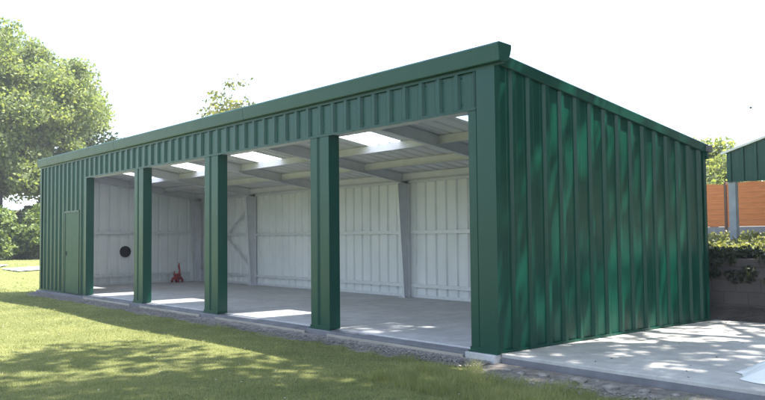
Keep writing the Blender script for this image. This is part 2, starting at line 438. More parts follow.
# frames: rafter + tapered back column + (front column inside the clad post)
for i, x in enumerate(FR):
    mb = SMB(); fw = .10; t = .010
    y0, y1 = .06, D - .07
    for zo, th in ((-.012, -t), (-.235, -t)):      # flanges
        mb.prism([(x - fw/2, y0, roofz(y0) + zo), (x + fw/2, y0, roofz(y0) + zo), (x + fw/2, y0, roofz(y0) + zo + th), (x - fw/2, y0, roofz(y0) + zo + th)], (0, y1 - y0, -SL*(y1 - y0)))
    mb.prism([(x - .004, y0, roofz(y0) - .0225), (x + .004, y0, roofz(y0) - .0225), (x + .004, y0, roofz(y0) - .2345), (x - .004, y0, roofz(y0) - .2345)], (0, y1 - y0, -SL*(y1 - y0)))
    for y in (.40, 1.40, 2.82, 4.10):               # cleats
        mb.box((x - .12, y + .006, roofz(y) - .16), (x + .12, y + .014, roofz(y) - .03))
    mb.build('rafter', M['red_oxide'])
    mb = SMB(); zt = roofz(D) - .24; yb = D - .07; yt, ybt = 5.13, 5.31
    mb.box((x - fw/2, yb - t, .012), (x + fw/2, yb, zt + .2))
    mb.prism([(x - fw/2, ybt, .012), (x + fw/2, ybt, .012), (x + fw/2, ybt + t, .012), (x - fw/2, ybt + t, .012)], (0, yt - ybt, zt - .012))
    mb.add([(x - .004, ybt + t, .012), (x - .004, yb - t, .012), (x - .004, yb - t, zt + .1), (x - .004, yt + t, zt),
            (x + .004, ybt + t, .012), (x + .004, yb - t, .012), (x + .004, yb - t, zt + .1), (x + .004, yt + t, zt)],
           [(0,1,2,3), (7,6,5,4), (0,4,5,1), (1,5,6,2), (2,6,7,3), (3,7,4,0)])
    col_o = mb.build('column', M['red_oxide'])
    fl = MB(); fl.prism([(x - fw/2, ybt - .004, .014), (x + fw/2, ybt - .004, .014), (x + fw/2, ybt - .0005, .014), (x - fw/2, ybt - .0005, .014)], (0, yt - ybt, zt - .016))
    fl.build('flange', M['galv'] if i == 2 else M['red_oxide'], col_o)  # one column's flange is paler, standing in for light falling on it
    mb = SMB(); mb.box((x - .13, ybt - .06, .0), (x + .13, yb + .03, .012))
    for sx in (-.09, .09): mb.tube([(x + sx, ybt - .03, .012), (x + sx, ybt - .03, .04)], .011, 6)
    mb.build('base_plate', M['red_oxide'])
    if 0 < i < 5:
        mb = SMB(); fx = x
        mb.box((fx - .05, .03, .0), (fx + .05, .04, 3.6)); mb.box((fx - .05, .165, .0), (fx + .05, .175, 3.6)); mb.box((fx - .004, .04, 0), (fx + .004, .165, 3.6))
        mb.build('front_column', M['red_oxide'])
# side rails
for z, mat in ((1.64, 'galv'), (.30, 'galv'), (2.93, 'pale_steel')):
    for a, b in zip(FR[1:], FR[:-1]):
        mb = SMB(); mb.box((a + .055, D - .075, z - .045), (b - .055, D - .006, z + .045)); mb.build('wall_rail', M[mat])
    for xx in (-L + .006, -.075):
        mb = SMB(); zz = z + (.1 if z == 1.64 else 0)
        mb.box((xx, .06, zz - .045), (xx + .069, 5.1, zz + .045))
        if z < 2: mb.build('wall_rail', M[mat])
for xx in (-L + .006, -.075):
    mb = SMB(); mb.prism([(xx, .06, HF - .16), (xx + .069, .06, HF - .16), (xx + .069, .06, HF - .02), (xx, .06, HF - .02)], (0, 5.1, -SL*5.1)); mb.build('wall_rail', M['pale_steel'])
mb = SMB(); mb.box((-L + .1, D - .03, .0), (-.1, D - .006, .07)); mb.build('floor_trim', M['galv'])
mb = SMB(); mb.box((-L + .006, .2, .0), (-L + .03, D - .1, .07)); mb.build('floor_trim', M['galv'])
# X bracing in the last back bay
for (za, zb) in ((.45, 2.75), (2.75, .45)):
    mb = SMB(); yy = D - .13 if za < 1 else D - .115
    mb.bar((FR[4], yy, za), (FR[5], yy, zb), .010, .06, up=(0, 0, 1)); mb.build('brace', M['red_oxide'])
# round opening in the left wall: black rubber collar with a dark disc
mb = SMB(); X = -L + .012
n = 28
ring = [[(X + dx, 2.73 + r_*math.cos(2*math.pi*k/n), 1.10 + r_*math.sin(2*math.pi*k/n)) for k in range(n)] for dx, r_ in ((.0, .195), (.03, .19), (.034, .165), (.012, .155))]
for a in range(3):
    mb.add(ring[a] + ring[a+1], [(k, (k+1)%n, n+(k+1)%n, n+k) for k in range(n)])
mb.add(ring[3], [tuple(range(n))])
mb.build('round_vent', M['dark'])
# front threshold

# ------------------------------------------------------------------ setting: floors
mb = MB(); mb.box((-L + .04, .14, -.2), (-.04, D - .01, .0))
tag(mb.build('shed_floor', M['floor'], bevel=.006), kind='structure')
mb = MB(); mb.box((XJ, -.10, -.2), (-.45, .1395, -.022))
tag(mb.build('floor_edge', M['dark_conc'], bevel=.006), kind='structure')
mb = MB(); mb.box((-L - .04, -.14, -.2), (XJ - .001, .1395, -.045))
tag(mb.build('floor_edge', M['dark_conc'], bevel=.006), kind='structure')
# timber shuttering strips left along the slab edge
edge_lbl = [(-3.62, -.52, 'pale timber board edging the slab in the nearest open bay beside the corner'),
            (-7.45, -4.26, 'pale timber board edging the slab in the second open bay from the right'),
            (-11.16, -8.13, 'pale timber board edging the slab in the third open bay from the right'),
            (-15.0, -11.8, 'pale timber board edging the slab in the farthest open bay by the door')]
for a, b, lb in edge_lbl:
    mb = MB(); mb.box((0, 0, 0), (b - a, .022, .10)); o = mb.build('edging_board', M['timber'], bevel=.003)
    o.location = (a, -.135, -.155); o.rotation_euler = (0, 0, R(random.uniform(-.15, .15)))
    tag(o, lb, 'board', 'edging boards along the shed front')
# concrete apron
mb = MB()
xs = np.linspace(0.048, 7.2, 60); ys = np.linspace(0, 5.78, 40)
me_v = []; 
mb.box((.048, .0, -.22), (5.3, 5.80, -.0005))
tag(mb.build('concrete_apron', M['concrete'], bevel=.012), kind='structure')

mb = MB(); mb.box((.06, -.012, -.24), (5.312, -.0025, -.045)); tag(mb.build('apron_edge_shade', M['dark_conc'], bevel=.003), kind='structure')  # dark strip: shade on the apron's front face put into the colour
# ------------------------------------------------------------------ ground
def sstep(x, a, b):
    t = np.clip((x - a) / (b - a), 0, 1); return t * t * (3 - 2 * t)
def ground_h(x, y):
    x = np.asarray(x, float); y = np.asarray(y, float)
    h = np.full(np.broadcast(x, y).shape, LAWN)
    h = h - .02
    # terrace behind the retaining wall
    front = np.where(x > -2.5, (y > 6.42) * 1.0, 0) + np.where(x <= -2.5, sstep(y, 7, 13), 0)
    terr = (1.02 + .03 * np.clip(y - 6.4, 0, 14)) * sstep(x, -30, -16)
    h = h + front * (terr + .15)
    # gentle rise far left
    h = h + .65 * sstep(-x, 23, 37) + .015 * np.clip(-x - 37, 0, 200)
    h = h + .025 * np.sin(x * .7 + 1) * np.sin(y * .9) * sstep(np.maximum(np.abs(x), -y), .8, 3)*(1-front)*(y < -.8)
    return h
gx = np.concatenate([np.linspace(-400, -60, 18)[:-1], np.linspace(-60, -20, 60)[:-1], np.linspace(-20, 14, 120)[:-1], np.linspace(14, 400, 22)])
gx = np.sort(np.append(gx, [-2.5, -2.499]))
gy = np.concatenate([np.linspace(-300, -20, 12)[:-1], np.linspace(-20, 6.40, 100)[:-1], [6.40, 6.43], np.linspace(6.8, 30, 50), np.linspace(35, 500, 22)])
X, Y = np.meshgrid(gx, gy); Z = ground_h(X, Y)
nx, ny = len(gx), len(gy)
V = np.stack([X.ravel(), Y.ravel(), Z.ravel()], 1)
i = np.arange(nx*ny).reshape(ny, nx)
F = np.stack([i[:-1,:-1].ravel(), i[:-1,1:].ravel(), i[1:,1:].ravel(), i[1:,:-1].ravel()], 1)
g = link_mesh('lawn_ground', np_mesh('lawn_ground', V, F), M['lawn']); tag(g, kind='structure')
for p_ in g.data.polygons: p_.use_smooth = True

# camera-facing region test for scattering detail (where the photograph can see the lawn closely)
CAM = Vector((6.866, -7.83, 1.556)); YAW, PITCH, ROLL, FPX = .8649, .0459, -.0098, 778.14
def visible(x, y, margin=.06):
    dx, dy = x - CAM.x, y - CAM.y
    r_ = dx*math.cos(YAW) + dy*math.sin(YAW); d_ = -dx*math.sin(YAW) + dy*math.cos(YAW)
    return (d_ > .5) & (np.abs(r_ / np.maximum(d_, .01)) < 382.5/FPX + margin), d_

def scatter_grass(N, xr, yr, hmin, hmax, width, keep=None):
    x = rng.uniform(*xr, N); y = rng.uniform(*yr, N)
    ok, d = visible(x, y, .12)
    ok &= rng.random(N) < np.clip(9.0 / np.hypot(x - CAM.x, y - CAM.y), .12, 1) ** 1.2
    if keep is not None: ok &= keep(x, y)
    x = x[ok]; y = y[ok]; n = len(x)
    dist = np.hypot(x - CAM.x, y - CAM.y)
    z = ground_h(x, y)
    clump = .5 + .5*np.sin(x*5.1 + 1.7*np.sin(y*3.3)) * np.sin(y*6.3 + 1.3*np.sin(x*4.1))
    tuft = np.clip(np.sin(x*2.9 + 2*np.sin(y*1.7)) * np.sin(y*3.7 + 2*np.sin(x*1.9)) - .62, 0, 1)*2.6
    h = rng.uniform(hmin, hmax, n) * (.6 + .7*clump + tuft)
    w = width * rng.uniform(.6, 1.3, n) * np.clip(dist/9, 1, 2.6)
    a = rng.uniform(0, 2*math.pi, n); lean = rng.uniform(.1, .9, n) * h; la = rng.uniform(0, 2*math.pi, n)
    dx, dy = np.cos(a)*w/2, np.sin(a)*w/2
    b0 = np.stack([x-dx, y-dy, z-.005], 1); b1 = np.stack([x+dx, y+dy, z-.005], 1)
    tp = np.stack([x + np.cos(la)*lean, y + np.sin(la)*lean, z + h], 1)
    V = np.stack([b0, b1, tp], 1).reshape(-1, 3); F = np.arange(3*n).reshape(n, 3)
    return V, F
keep = lambda x, y: ((y < -.42 + .12*np.sin(x*2.3) + .07*np.sin(x*7.1)) & (~((x > .3) & (y > -.75 + .15*np.sin(x*3))))) | (x < -19.3)
V1, F1 = scatter_grass(560000, (-24, 4.2), (-6.6, -.2), .014, .036, .0045, keep)
V2, F2 = scatter_grass(90000, (-40, -19.2), (-4, 9), .02, .045, .012, keep)
# long tufts by the apron rubble
tk = lambda x, y: (y < -.42 - .25*np.abs(np.sin(x*2.1))) & (rng.random(len(x)) < (.25 + .75*(np.sin(x*9 + y*7)*np.sin(x*4.3 - y*11) > .05)))
V3, F3 = scatter_grass(42000, (-.6, 4.0), (-1.9, -.36), .04, .15, .004, tk)
V4, F4 = scatter_grass(9000, (-6.5, -.4), (-.62, -.30), .03, .08, .004, lambda x, y: np.sin(x*6)*np.sin(x*2.3+1) > .25)
V = np.concatenate([V1, V2, V3, V4]); F = np.arange(len(V)).reshape(-1, 3)
gr = link_mesh('lawn_grass', np_mesh('lawn_grass', V, F), M['grass'])
tag(gr, 'short mown grass with longer tufts along the slab rubble', 'grass', kind='stuff')

# daisies / small pale specks in the lawn
mb = MB()
for k in range(70):
    for _ in range(30):
        x_, y_ = random.uniform(-14, 2.5), random.uniform(-5.5, -.8)
        if bool(visible(np.array([x_]), np.array([y_]))[0][0]): break
    z_ = float(ground_h(x_, y_)) + random.uniform(.02, .04); r_ = random.uniform(.006, .012)
    mb.add([(x_ + r_*math.cos(a*math.pi/3), y_ + r_*math.sin(a*math.pi/3), z_) for a in range(6)], [(0,1,2,3,4,5)])
o = mb.build('daisies', M['white_plastic']); tag(o, 'tiny white daisies dotted through the lawn', 'flowers', kind='stuff')

# gravel strip along the slab
def stone_mesh(mb, c, r, seed):
    rr = random.Random(seed); 
    vs = []; n = rr.choice((4, 5, 5, 6))
    sc = (r*rr.uniform(.8, 1.4), r*rr.uniform(.7, 1.1), r*rr.uniform(.4, .75)); a0 = rr.uniform(0, 6.28)
    for lat in (-.6, .35):
        for k in range(n):
            a = 2*math.pi*(k + (.5 if lat > 0 else 0))/n; q = math.sqrt(1-lat*lat) * rr.uniform(.8, 1.1)
            x_, y_ = q*math.cos(a)*sc[0], q*math.sin(a)*sc[1]
            vs.append((c[0] + x_*math.cos(a0) - y_*math.sin(a0), c[1] + x_*math.sin(a0) + y_*math.cos(a0), c[2] + lat*sc[2]*rr.uniform(.8, 1.2)))
    vs.append((c[0] + rr.uniform(-.3, .3)*r, c[1], c[2] + sc[2]*.9))
    fs = [(k, (k+1)%n, n+k) for k in range(n)] + [((k+1)%n, n+(k+1)%n, n+k) for k in range(n)] + [(n+k, n+(k+1)%n, 2*n) for k in range(n)]
    mb.add(vs, fs)
mb = MB()
for k in range(9000):
    x_ = random.uniform(-19, 0.0) if random.random() < .5 else random.uniform(-8, 0); y_ = -.15 - abs(random.gauss(0, .13))
    if y_ < -.62: continue
    stone_mesh(mb, (x_, y_, LAWN + .015 + max(0, .17*(y_ + .40))), random.choice((.006, .009, .012, .017)), k)
for k in range(5200):
    x_ = random.uniform(0.0, 4.4); y_ = -.06 - abs(random.gauss(0, .26))
    if y_ < -.85: continue
    stone_mesh(mb, (x_, y_, LAWN + .005), random.choice((.006, .009, .012, .018, .026)), 9000+k)
tag(mb.build('gravel', M['stone']), 'strip of grey rubble and grit between slab edge and lawn', 'gravel', kind='stuff')
# dirt under the gravel: follows a slightly wavy outline
mb = MB(); A = []; B = []; C_ = []
for k in range(121):
    x_ = -19.2 + k * (4.6 + 19.2)/120; w_ = .40 + .10*math.sin(x_*2.3) + .06*math.sin(x_*7.1) + (.25 if x_ > .2 else 0)
    A.append((x_, -w_ - .1, LAWN - .03)); C_.append((x_, -w_*.6, LAWN + .02)); B.append((x_, -.03, LAWN + (.075 if x_ < -.5 else .03)))
mb.strip(A, C_); mb.strip(C_, B)
tag(mb.build('dirt_strip', M['grit'], smooth=True), kind='structure')
mb = MB()
for k in range(260):
    x_ = random.uniform(.1, 5.2); y_ = random.uniform(.05, 5.6) if random.random() < .6 else 5.65 - abs(random.gauss(0, .35)); s_ = random.uniform(.010, .028); a = random.uniform(0, 6.28)
    ca, sa = math.cos(a)*s_, math.sin(a)*s_
    mb.add([(x_ - ca, y_ - sa, .003), (x_ + sa*.45, y_ - ca*.45, .006), (x_ + ca, y_ + sa, .004 + s_*.3), (x_ - sa*.45, y_ + ca*.45, .007)], [(0,1,2,3)])
tag(mb.build('leaf_litter', M['soil']), 'dry leaf litter and crumbs of soil scattered over the apron', 'leaf litter', kind='stuff')
# larger stones by the apron
st_lbl = ['pale angular lump of rubble nearest the shed corner pad', 'flat buff stone lying left among the apron rubble', 'broad light stone beside the tall grass tuft',
          'small square stone between two larger apron stones', 'long pale stone lying parallel to the apron edge', 'rounded grey stone close under the apron edge',
          'whitish broken slab chunk in the middle of the rubble', 'low grey stone half sunk in rubble before white sheeting', 'small white stone near the lower right of the picture', 'dull rock at the bottom right below the sheeting']
for k, (x_, y_, r_) in enumerate([(.42,-.30,.06),(.72,-.42,.075),(1.02,-.36,.085),(1.22,-.46,.05),(1.48,-.34,.10),(1.62,-.16,.05),(1.95,-.40,.085),(2.3,-.30,.07),(2.62,-.24,.06),(2.9,-.38,.08)]):
    mb = MB(); stone_mesh(mb, (0, 0, 0), r_, 400 + k)
    o = mb.build('rubble_stone', M['stone'], bevel=.006); o.location = (x_, y_, LAWN + r_*.35)
    tag(o, st_lbl[k], 'stone', 'larger stones along the apron')

# ------------------------------------------------------------------ trees
def leaves_np(centers, radii, per, size, flat=.0, elong=1.6):
    """leaf-sized quads in clumps. centers (n,3), radii (n,)"""
    n = len(centers); tot = n*per
    d = rng.normal(size=(tot, 3)); d /= np.linalg.norm(d, axis=1)[:, None]
    r_ = rng.random(tot)**.45
    c = np.repeat(centers, per, 0) + d * r_[:, None] * np.repeat(radii, per)[:, None] * np.array([1, 1, .8])
    t = rng.normal(size=(tot, 3)); t /= np.linalg.norm(t, axis=1)[:, None]
    b = np.cross(t, rng.normal(size=(tot, 3)) + np.array([0, 0, flat])); b /= np.linalg.norm(b, axis=1)[:, None] + 1e-9
    s = size * rng.uniform(.6, 1.3, tot)[:, None]
    t = t*s*elong/2; b = b*s/2
    V = np.stack([c - t, c + b, c + t, c - b], 1).reshape(-1, 3)
    return V, np.arange(4*tot).reshape(tot, 4)

def tree(name, label, loc, height, crown, zc, nclump, per, leaf, mat, clump_r=.9, trunk_r=.25, group=None, cat='tree', gaps=.0, seed=1, shell=.55, limbs=9, bark='bark', low=.75):
    """crown=(rx,ry,rz) ellipsoid at height zc above loc; trunk, limbs and clumps of leaves"""
    global rng
    rng = np.random.default_rng(seed); rr = random.Random(seed)
    root = empty(name, loc); tag(root, label, cat, group)
    rx, ry, rz = crown
    # limbs
    mb = MB(); top = zc + rz*.55
    lean = (rr.uniform(-.05, .05)*height, rr.uniform(-.05, .05)*height)
    path = [(lean[0]*t*t, lean[1]*t*t, -.2 + (top+.2)*t) for t in (0, .12, .3, .5, .7, .88, 1)]
    mb.tube([(0,0,-.2)] + path[1:], [trunk_r*1.35, trunk_r, trunk_r*.85, trunk_r*.66, trunk_r*.45, trunk_r*.25, trunk_r*.1], 10)
    trunk_o = mb.build('trunk', M[bark], root, smooth=True)
    lb = MB(); tips = []
    z_low = max(zc - rz*.75, .12*height)
    for k in range(limbs):
        t = (k + rr.random()) / limbs; z0 = z_low*.85 + (top - z_low*.85) * t * .85
        a = k*2.4 + rr.uniform(-.4, .4); base = Vector((lean[0]*(z0/top)**2, lean[1]*(z0/top)**2, z0))
        zt = min(z0 + rz*.45, zc + rz*.85); q = math.sqrt(max(.05, 1 - ((zt - zc)/rz)**2))
        tip = Vector((rx*q*.85*math.cos(a), ry*q*.85*math.sin(a), zt))
        mid = base.lerp(tip, .5) + Vector((0, 0, rz*.08)) + Vector((rr.uniform(-.3,.3), rr.uniform(-.3,.3), 0))
        r0 = trunk_r*.42*(1 - .5*t)
        lb.tube([base, base.lerp(mid, .5) + Vector((0,0,.1)), mid, mid.lerp(tip, .5), tip], [r0, r0*.8, r0*.55, r0*.35, r0*.12], 6, cap=False)
        for j in range(5):
            p0 = base.lerp(tip, rr.uniform(.35, .9)); dv = Vector((rr.gauss(0,1), rr.gauss(0,1), rr.gauss(.3,.6))).normalized() * rx * rr.uniform(.2, .4)
            lb.tube([p0, p0 + dv*.5 + Vector((0,0,.1)), p0 + dv], [r0*.3, r0*.2, r0*.06], 5, cap=False)
            tips.append(p0 + dv)
    lb.build('limbs', M[bark], trunk_o, smooth=True)
    # clump centres: on an uneven ellipsoid shell + inside
    d = rng.normal(size=(nclump, 3)); d /= np.linalg.norm(d, axis=1)[:, None]
    rad = shell + (1 - shell)*rng.random(nclump)
    lump = 1 + .16*np.sin(d[:,0]*4.1 + seed) * np.cos(d[:,2]*3.7 + seed*2) + .12*np.sin(d[:,1]*7 + seed*1.3)*np.sin(d[:,2]*6)
    c = d * (rad*lump)[:, None] * np.array([rx, ry, rz]) + np.array([lean[0]*.5, lean[1]*.5, zc])
    c[:, 2] = np.where(c[:, 2] < zc - rz*low, zc - rz*low + rng.random(nclump)*.5, c[:, 2])
    if gaps > 0:
        nn = np.sin(c[:,0]*1.3 + seed)*np.sin(c[:,1]*1.1 + seed*2)*np.sin(c[:,2]*1.2 + seed*.5)
        c = c[nn > -1 + gaps*2*.5 - .0 if False else nn > np.quantile(nn, gaps)]
    radii = clump_r * rng.uniform(.55, 1.25, len(c))
    V, F = leaves_np(c, radii, per, leaf, .4)
    link_mesh('crown', np_mesh('crown', V, F), M[mat], root)
    return root

def gz(x, y): return float(ground_h(x, y))
tree('broadleaf_tree', 'large leafy green tree with loose crown, behind the hedge at far left', (-43.3, 4.7, gz(-43.3, 4.7)), 15, (6.1, 6.0, 5.7), 7.6, 480, 330, .15, 'leaf', 1.05, .38, seed=5, gaps=.10, low=.62)
tree('broadleaf_tree', 'dark olive tree low under the large crown at the left edge', (-43, -1.0, gz(-43, -1.0)), 8, (3.2, 3.2, 2.4), 5.2, 130, 150, .2, 'leaf_olive', .8, .2, seed=9)
tree('broadleaf_tree', 'sparse small tree top showing above the middle of the roof', (-26.3, 10.8, gz(-26.3, 10.8)), 9, (1.9, 1.9, 2.4), 6.3, 135, 30, .13, 'leaf_olive', .55, .14, seed=12, shell=.35)
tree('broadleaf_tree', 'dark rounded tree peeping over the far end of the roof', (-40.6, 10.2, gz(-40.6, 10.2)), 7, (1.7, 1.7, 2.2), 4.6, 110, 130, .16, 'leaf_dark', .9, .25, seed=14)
tree('broadleaf_tree', 'bright green tree between the shed and the green shelter', (-8.9, 23.8, gz(-8.9, 23.8)), 5, (2.0, 2.0, 1.8), 2.2, 110, 110, .13, 'leaf', .7, .18, seed=21)
# big trees just outside the right edge: they shade the apron, side wall and near lawn
tree('broadleaf_tree', 'tall spreading tree on the bank right of the shed, outside the picture', (6.4, 8.6, gz(6.4, 8.6)), 22, (6.2, 6.2, 7.2), 13.2, 270, 36, .23, 'leaf', 1.25, .42, seed=31, limbs=12, gaps=.1)
tree('broadleaf_tree', 'tall tree right of the apron casting dappled shade, outside the picture', (7.6, .6, LAWN-.02), 20, (8.6, 6.2, 6.0), 14.2, 330, 56, .23, 'leaf', 1.2, .36, seed=37, limbs=12, gaps=.1)

for k, (x_, y_, lb) in enumerate([(7.5, 15.5, 'unseen dense tree added behind the terrace to darken the side wall'), (13.5, 11.5, 'unseen dense tree added in the corner right of the apron to darken the side wall'), (17.5, 4.5, 'unseen dense tree added to the right of the apron to darken the side wall')]):
    tree('broadleaf_tree', lb, (x_, y_, gz(x_, y_)), 11, (3.6, 3.6, 4.8), 5.2, 150, 120, .26, 'leaf_dark', 1.1, .26, seed=50+k)  # unseen trees, added to darken reflections and ambient light on the side wall
# hedge shrubs at the far left
def shrub(name, label, loc, size, mat, n, per, leaf, seed, group=None):
    global rng
    rng = np.random.default_rng(seed); root = empty(name, loc); tag(root, label, 'shrub', group)
    rx, ry, rz = size
    d = rng.normal(size=(n, 3)); d /= np.linalg.norm(d, axis=1)[:, None]; d[:, 2] = np.abs(d[:, 2])*1.6 - .6
    hx = np.hypot(d[:,0], d[:,1]) + 1e-6; k_ = np.where(d[:, 2] < .35, 1/hx, 1); d[:,0] *= k_; d[:,1] *= k_
    lump = 1 + .22*np.sin(d[:,0]*5 + seed)*np.cos(d[:,2]*4 + seed) + .12*np.sin(d[:,1]*9)
    c = d*(lump*(.6 + .4*rng.random(n)))[:, None]*np.array([rx, ry, rz*.5]) + np.array([0, 0, rz*.5])
    c[:, 2] = np.clip(c[:, 2], .12, None) * 1.0; low_ = rng.random(n) < .3; c[low_, 2] = rng.random(low_.sum())*.7 + .1
    V, F = leaves_np(c, .34*rng.uniform(.6, 1.3, n)*max(rx, .8)**.5, per, leaf, .3)
    link_mesh('foliage', np_mesh('foliage', V, F), M[mat], root)
    mb = MB(); rr = random.Random(seed)
    for k in range(7):
        a = rr.uniform(0, 6.28); mb.tube([(0,0,-.1), (.3*rx*math.cos(a), .3*ry*math.sin(a), rz*.4), (.6*rx*math.cos(a), .6*ry*math.sin(a), rz*.75)], [.04, .03, .01], 5)
    mb.build('stems', M['bark'], root); return root
shrub('shrub', 'round sunlit shrub touching the left corner of the shed', (-37.6, 6.0, gz(-37.6, 6)), (1.9, 1.9, 2.9), 'leaf_hedge', 150, 120, .13, 3, 'shrubs along the left boundary')
shrub('shrub', 'light green shrub in the middle of the left boundary', (-38.2, 3.4, gz(-38.2, 3.4)), (1.8, 1.7, 2.6), 'leaf_hedge', 130, 120, .13, 4, 'shrubs along the left boundary')
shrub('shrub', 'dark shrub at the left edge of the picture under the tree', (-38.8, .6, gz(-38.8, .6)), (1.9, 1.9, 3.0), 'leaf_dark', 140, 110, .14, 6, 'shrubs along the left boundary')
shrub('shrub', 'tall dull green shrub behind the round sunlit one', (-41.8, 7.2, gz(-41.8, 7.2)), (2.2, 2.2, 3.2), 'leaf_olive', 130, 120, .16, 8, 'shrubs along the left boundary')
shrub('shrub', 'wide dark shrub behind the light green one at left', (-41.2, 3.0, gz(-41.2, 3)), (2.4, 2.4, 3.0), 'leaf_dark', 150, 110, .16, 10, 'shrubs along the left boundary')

# house beyond the hedge: only its roof shows
h = empty('house', (-58, 8.6, gz(-58, 8.6)), R(20)); tag(h, 'white house with blue grey roof glimpsed above the boundary shrubs', 'house')
mb = MB(); mb.box((-4, -5, 0), (4, 5, 3.0)); mb.add([(-4,-5,3.0),(4,-5,3.0),(0,-5,5.0),(-4,5,3.0),(4,5,3.0),(0,5,5.0)], [(0,1,2),(5,4,3)]); mb.build('wall', M['white_wall'], h)
mb = MB(); mb.prism([(-4.4,-5.3,2.85),(0,-5.3,5.12),(4.4,-5.3,2.85),(4.4,-5.3,3.0),(0,-5.3,5.3),(-4.4,-5.3,3.0)], (0,10.6,0)); ro = mb.build('roof', M['slate'], h)
mb = MB(); mb.box((-.4,-2.6,4.6),(.4,-1.8,6.0)); mb.build('chimney', M['white_wall'], ro)
for y_ in (-3, 0, 3):
    mb = MB(); mb.box((4.001, y_-.6, 1.0), (4.06, y_+.6, 2.2)); w_ = mb.build('window', M['white_wall'], h)
    mb = MB(); mb.box((4.061, y_-.5, 1.08), (4.065, y_+.5, 2.12)); mb.build('pane', M['glass_dark'], w_)

# ------------------------------------------------------------------ retaining wall, soil and weeds on it
mb = MB(); mb.box((-2.6, 0, 0), (13, .24, 1.28)); rw = mb.build('retaining_wall', M['block'], bevel=.01); rw.location = (0, 6.22, -.2)
tag(rw, 'grey concrete block retaining wall behind the apron', 'wall')
mb = MB(); n1, n2 = 90, 8; rr = random.Random(3)
vs = []
for j in range(n2+1):
    for k in range(n1+1):
        x_ = -2.6 + 15.6*k/n1; t = j/n2; y_ = 5.70 + .54*t
        z_ = -.03 + .24*t**1.1 * (1 + .10*math.sin(x_*1.9) + .08*math.sin(x_*5.3)) + rr.uniform(-.015, .015)*(j > 0)
        vs.append((x_, y_ + .05*math.sin(x_*3.1)*(1-t), z_))
mb.add(vs, [(j*(n1+1)+k, j*(n1+1)+k+1, (j+1)*(n1+1)+k+1, (j+1)*(n1+1)+k) for j in range(n2) for k in range(n1)])
tag(mb.build('soil_bank', M['soil']), kind='structure')
# ground cover on and over the wall top
rng = np.random.default_rng(77)
n = 520; cx_ = rng.uniform(-2.6, 9, n); cy_ = 6.38 + np.abs(rng.normal(0, .5, n)) - .22; cz_ = 1.08 + rng.random(n)*.14 - np.where(rng.random(n) < np.where(cx_ < 1.0, .5, .25), rng.random(n)**1.5*.5, 0)*(cy_ < 6.5)
cy_ = np.where(cz_ < 1.08, 6.13, cy_)
V, F = leaves_np(np.stack([cx_, cy_, cz_], 1), .13*rng.uniform(.6, 1.4, n), 46, .05, .4)
o = link_mesh('ground_cover', np_mesh('ground_cover', V, F), M['ivy'])
tag(o, 'dark trailing weeds hanging over the top of the block wall', 'plants', kind='stuff')
n = 900; cx_ = rng.uniform(-9, 6, n); cy_ = rng.uniform(7, 19, n); cz_ = ground_h(cx_, cy_) + .08
V, F = leaves_np(np.stack([cx_, cy_, cz_], 1), .22*rng.uniform(.5, 1.4, n), 30, .07, .4)
o = link_mesh('rough_grass', np_mesh('rough_grass', V, F), M['leaf_olive'])
tag(o, 'rough pale grass and weeds on the terrace in front of the timber fence', 'grass', kind='stuff')

# ------------------------------------------------------------------ fence
fz = gz(-7, 20)
fence = empty('garden_fence', (-12.5, 21.4, fz), math.atan2(-2.2, 12.8)); tag(fence, 'orange brown timber panel fence on grey gravel boards', 'fence')
base = 1.56 + 0  # camera height
for k in range(10):
    x_ = k * 1.95
    mb = MB(); mb.box((x_ + .05, -.02, .36), (x_ + 1.90, .02, 1.90))
    top = [(x_ + .05 + 1.85*t, -.026, 1.90 + .06*math.sin(math.pi*t)) for t in np.linspace(0, 1, 9)]
    mb.strip(top, [(a, .026, c) for a, b, c in top]); mb.strip([(a, -.026, 1.88) for a, b, c in top], top)
    mb.build('fence_panel', M['fence'], fence)
    mb = MB(); mb.box((x_ + .05, -.025, -.1), (x_ + 1.90, .025, .35)); mb.build('gravel_board', M['conc_board'], fence)
for k in range(11):
    x_ = k * 1.95
    mb = MB(); mb.box((x_ - .048, -.06, -.2), (x_ + .048, .05, 2.0)); mb.build('fence_post', M['brown_post'], fence, bevel=.01)

# ------------------------------------------------------------------ green shelter at right
sx0, sy0 = -3.55, 14.0; sz = gz(sx0, sy0)
sh = empty('shelter', (sx0, sy0, sz)); tag(sh, 'green clad open shelter on grey posts, standing in front of the timber fence', 'shelter')
W = 5.4; rise = .29
z_l = 3.82 - sz
for (x_, y_, top) in ((.12, 0, z_l - .05), (W - .12, 0, z_l + rise*W - .05), (.12, 5.7, z_l - .05), (W - .12, 5.7, z_l + rise*W - .05)):
    mb = MB(); mb.box((x_ - .10, y_ - .09, -.2), (x_ + .10, y_ + .09, top)); mb.build('post', M['post_wood'], sh, bevel=.01)
pf = profile(0, W, .1)
mb = MB(); mb.strip([(u, -.10 - h_, 2.97 - sz) for u, h_ in pf], [(u, -.10 - h_, z_l + rise*u) for u, h_ in pf]); mb.build('cladding', M['green'], sh, solid=.003)
mb = MB(); mb.prism([(-.12, -.2, z_l - .06), (W, -.2, z_l + rise*W - .02), (W, -.2, z_l + rise*W + .03), (-.12, -.2, z_l + .0)], (0, .07, 0)); mb.build('verge_trim', M['white_wall'], sh)
mb = MB(); pr = [(-.1 + i_*.09, .02*(i_ % 2)) for i_ in range(int((W+.1)/.09)+1)]
mb.strip([(u, -.128, z_l + rise*u + h_ + .01) for u, h_ in pr], [(u, 6.0, z_l + rise*u + h_ + .01) for u, h_ in pr]); mb.build('roof', M['slate'], sh, solid=.004)

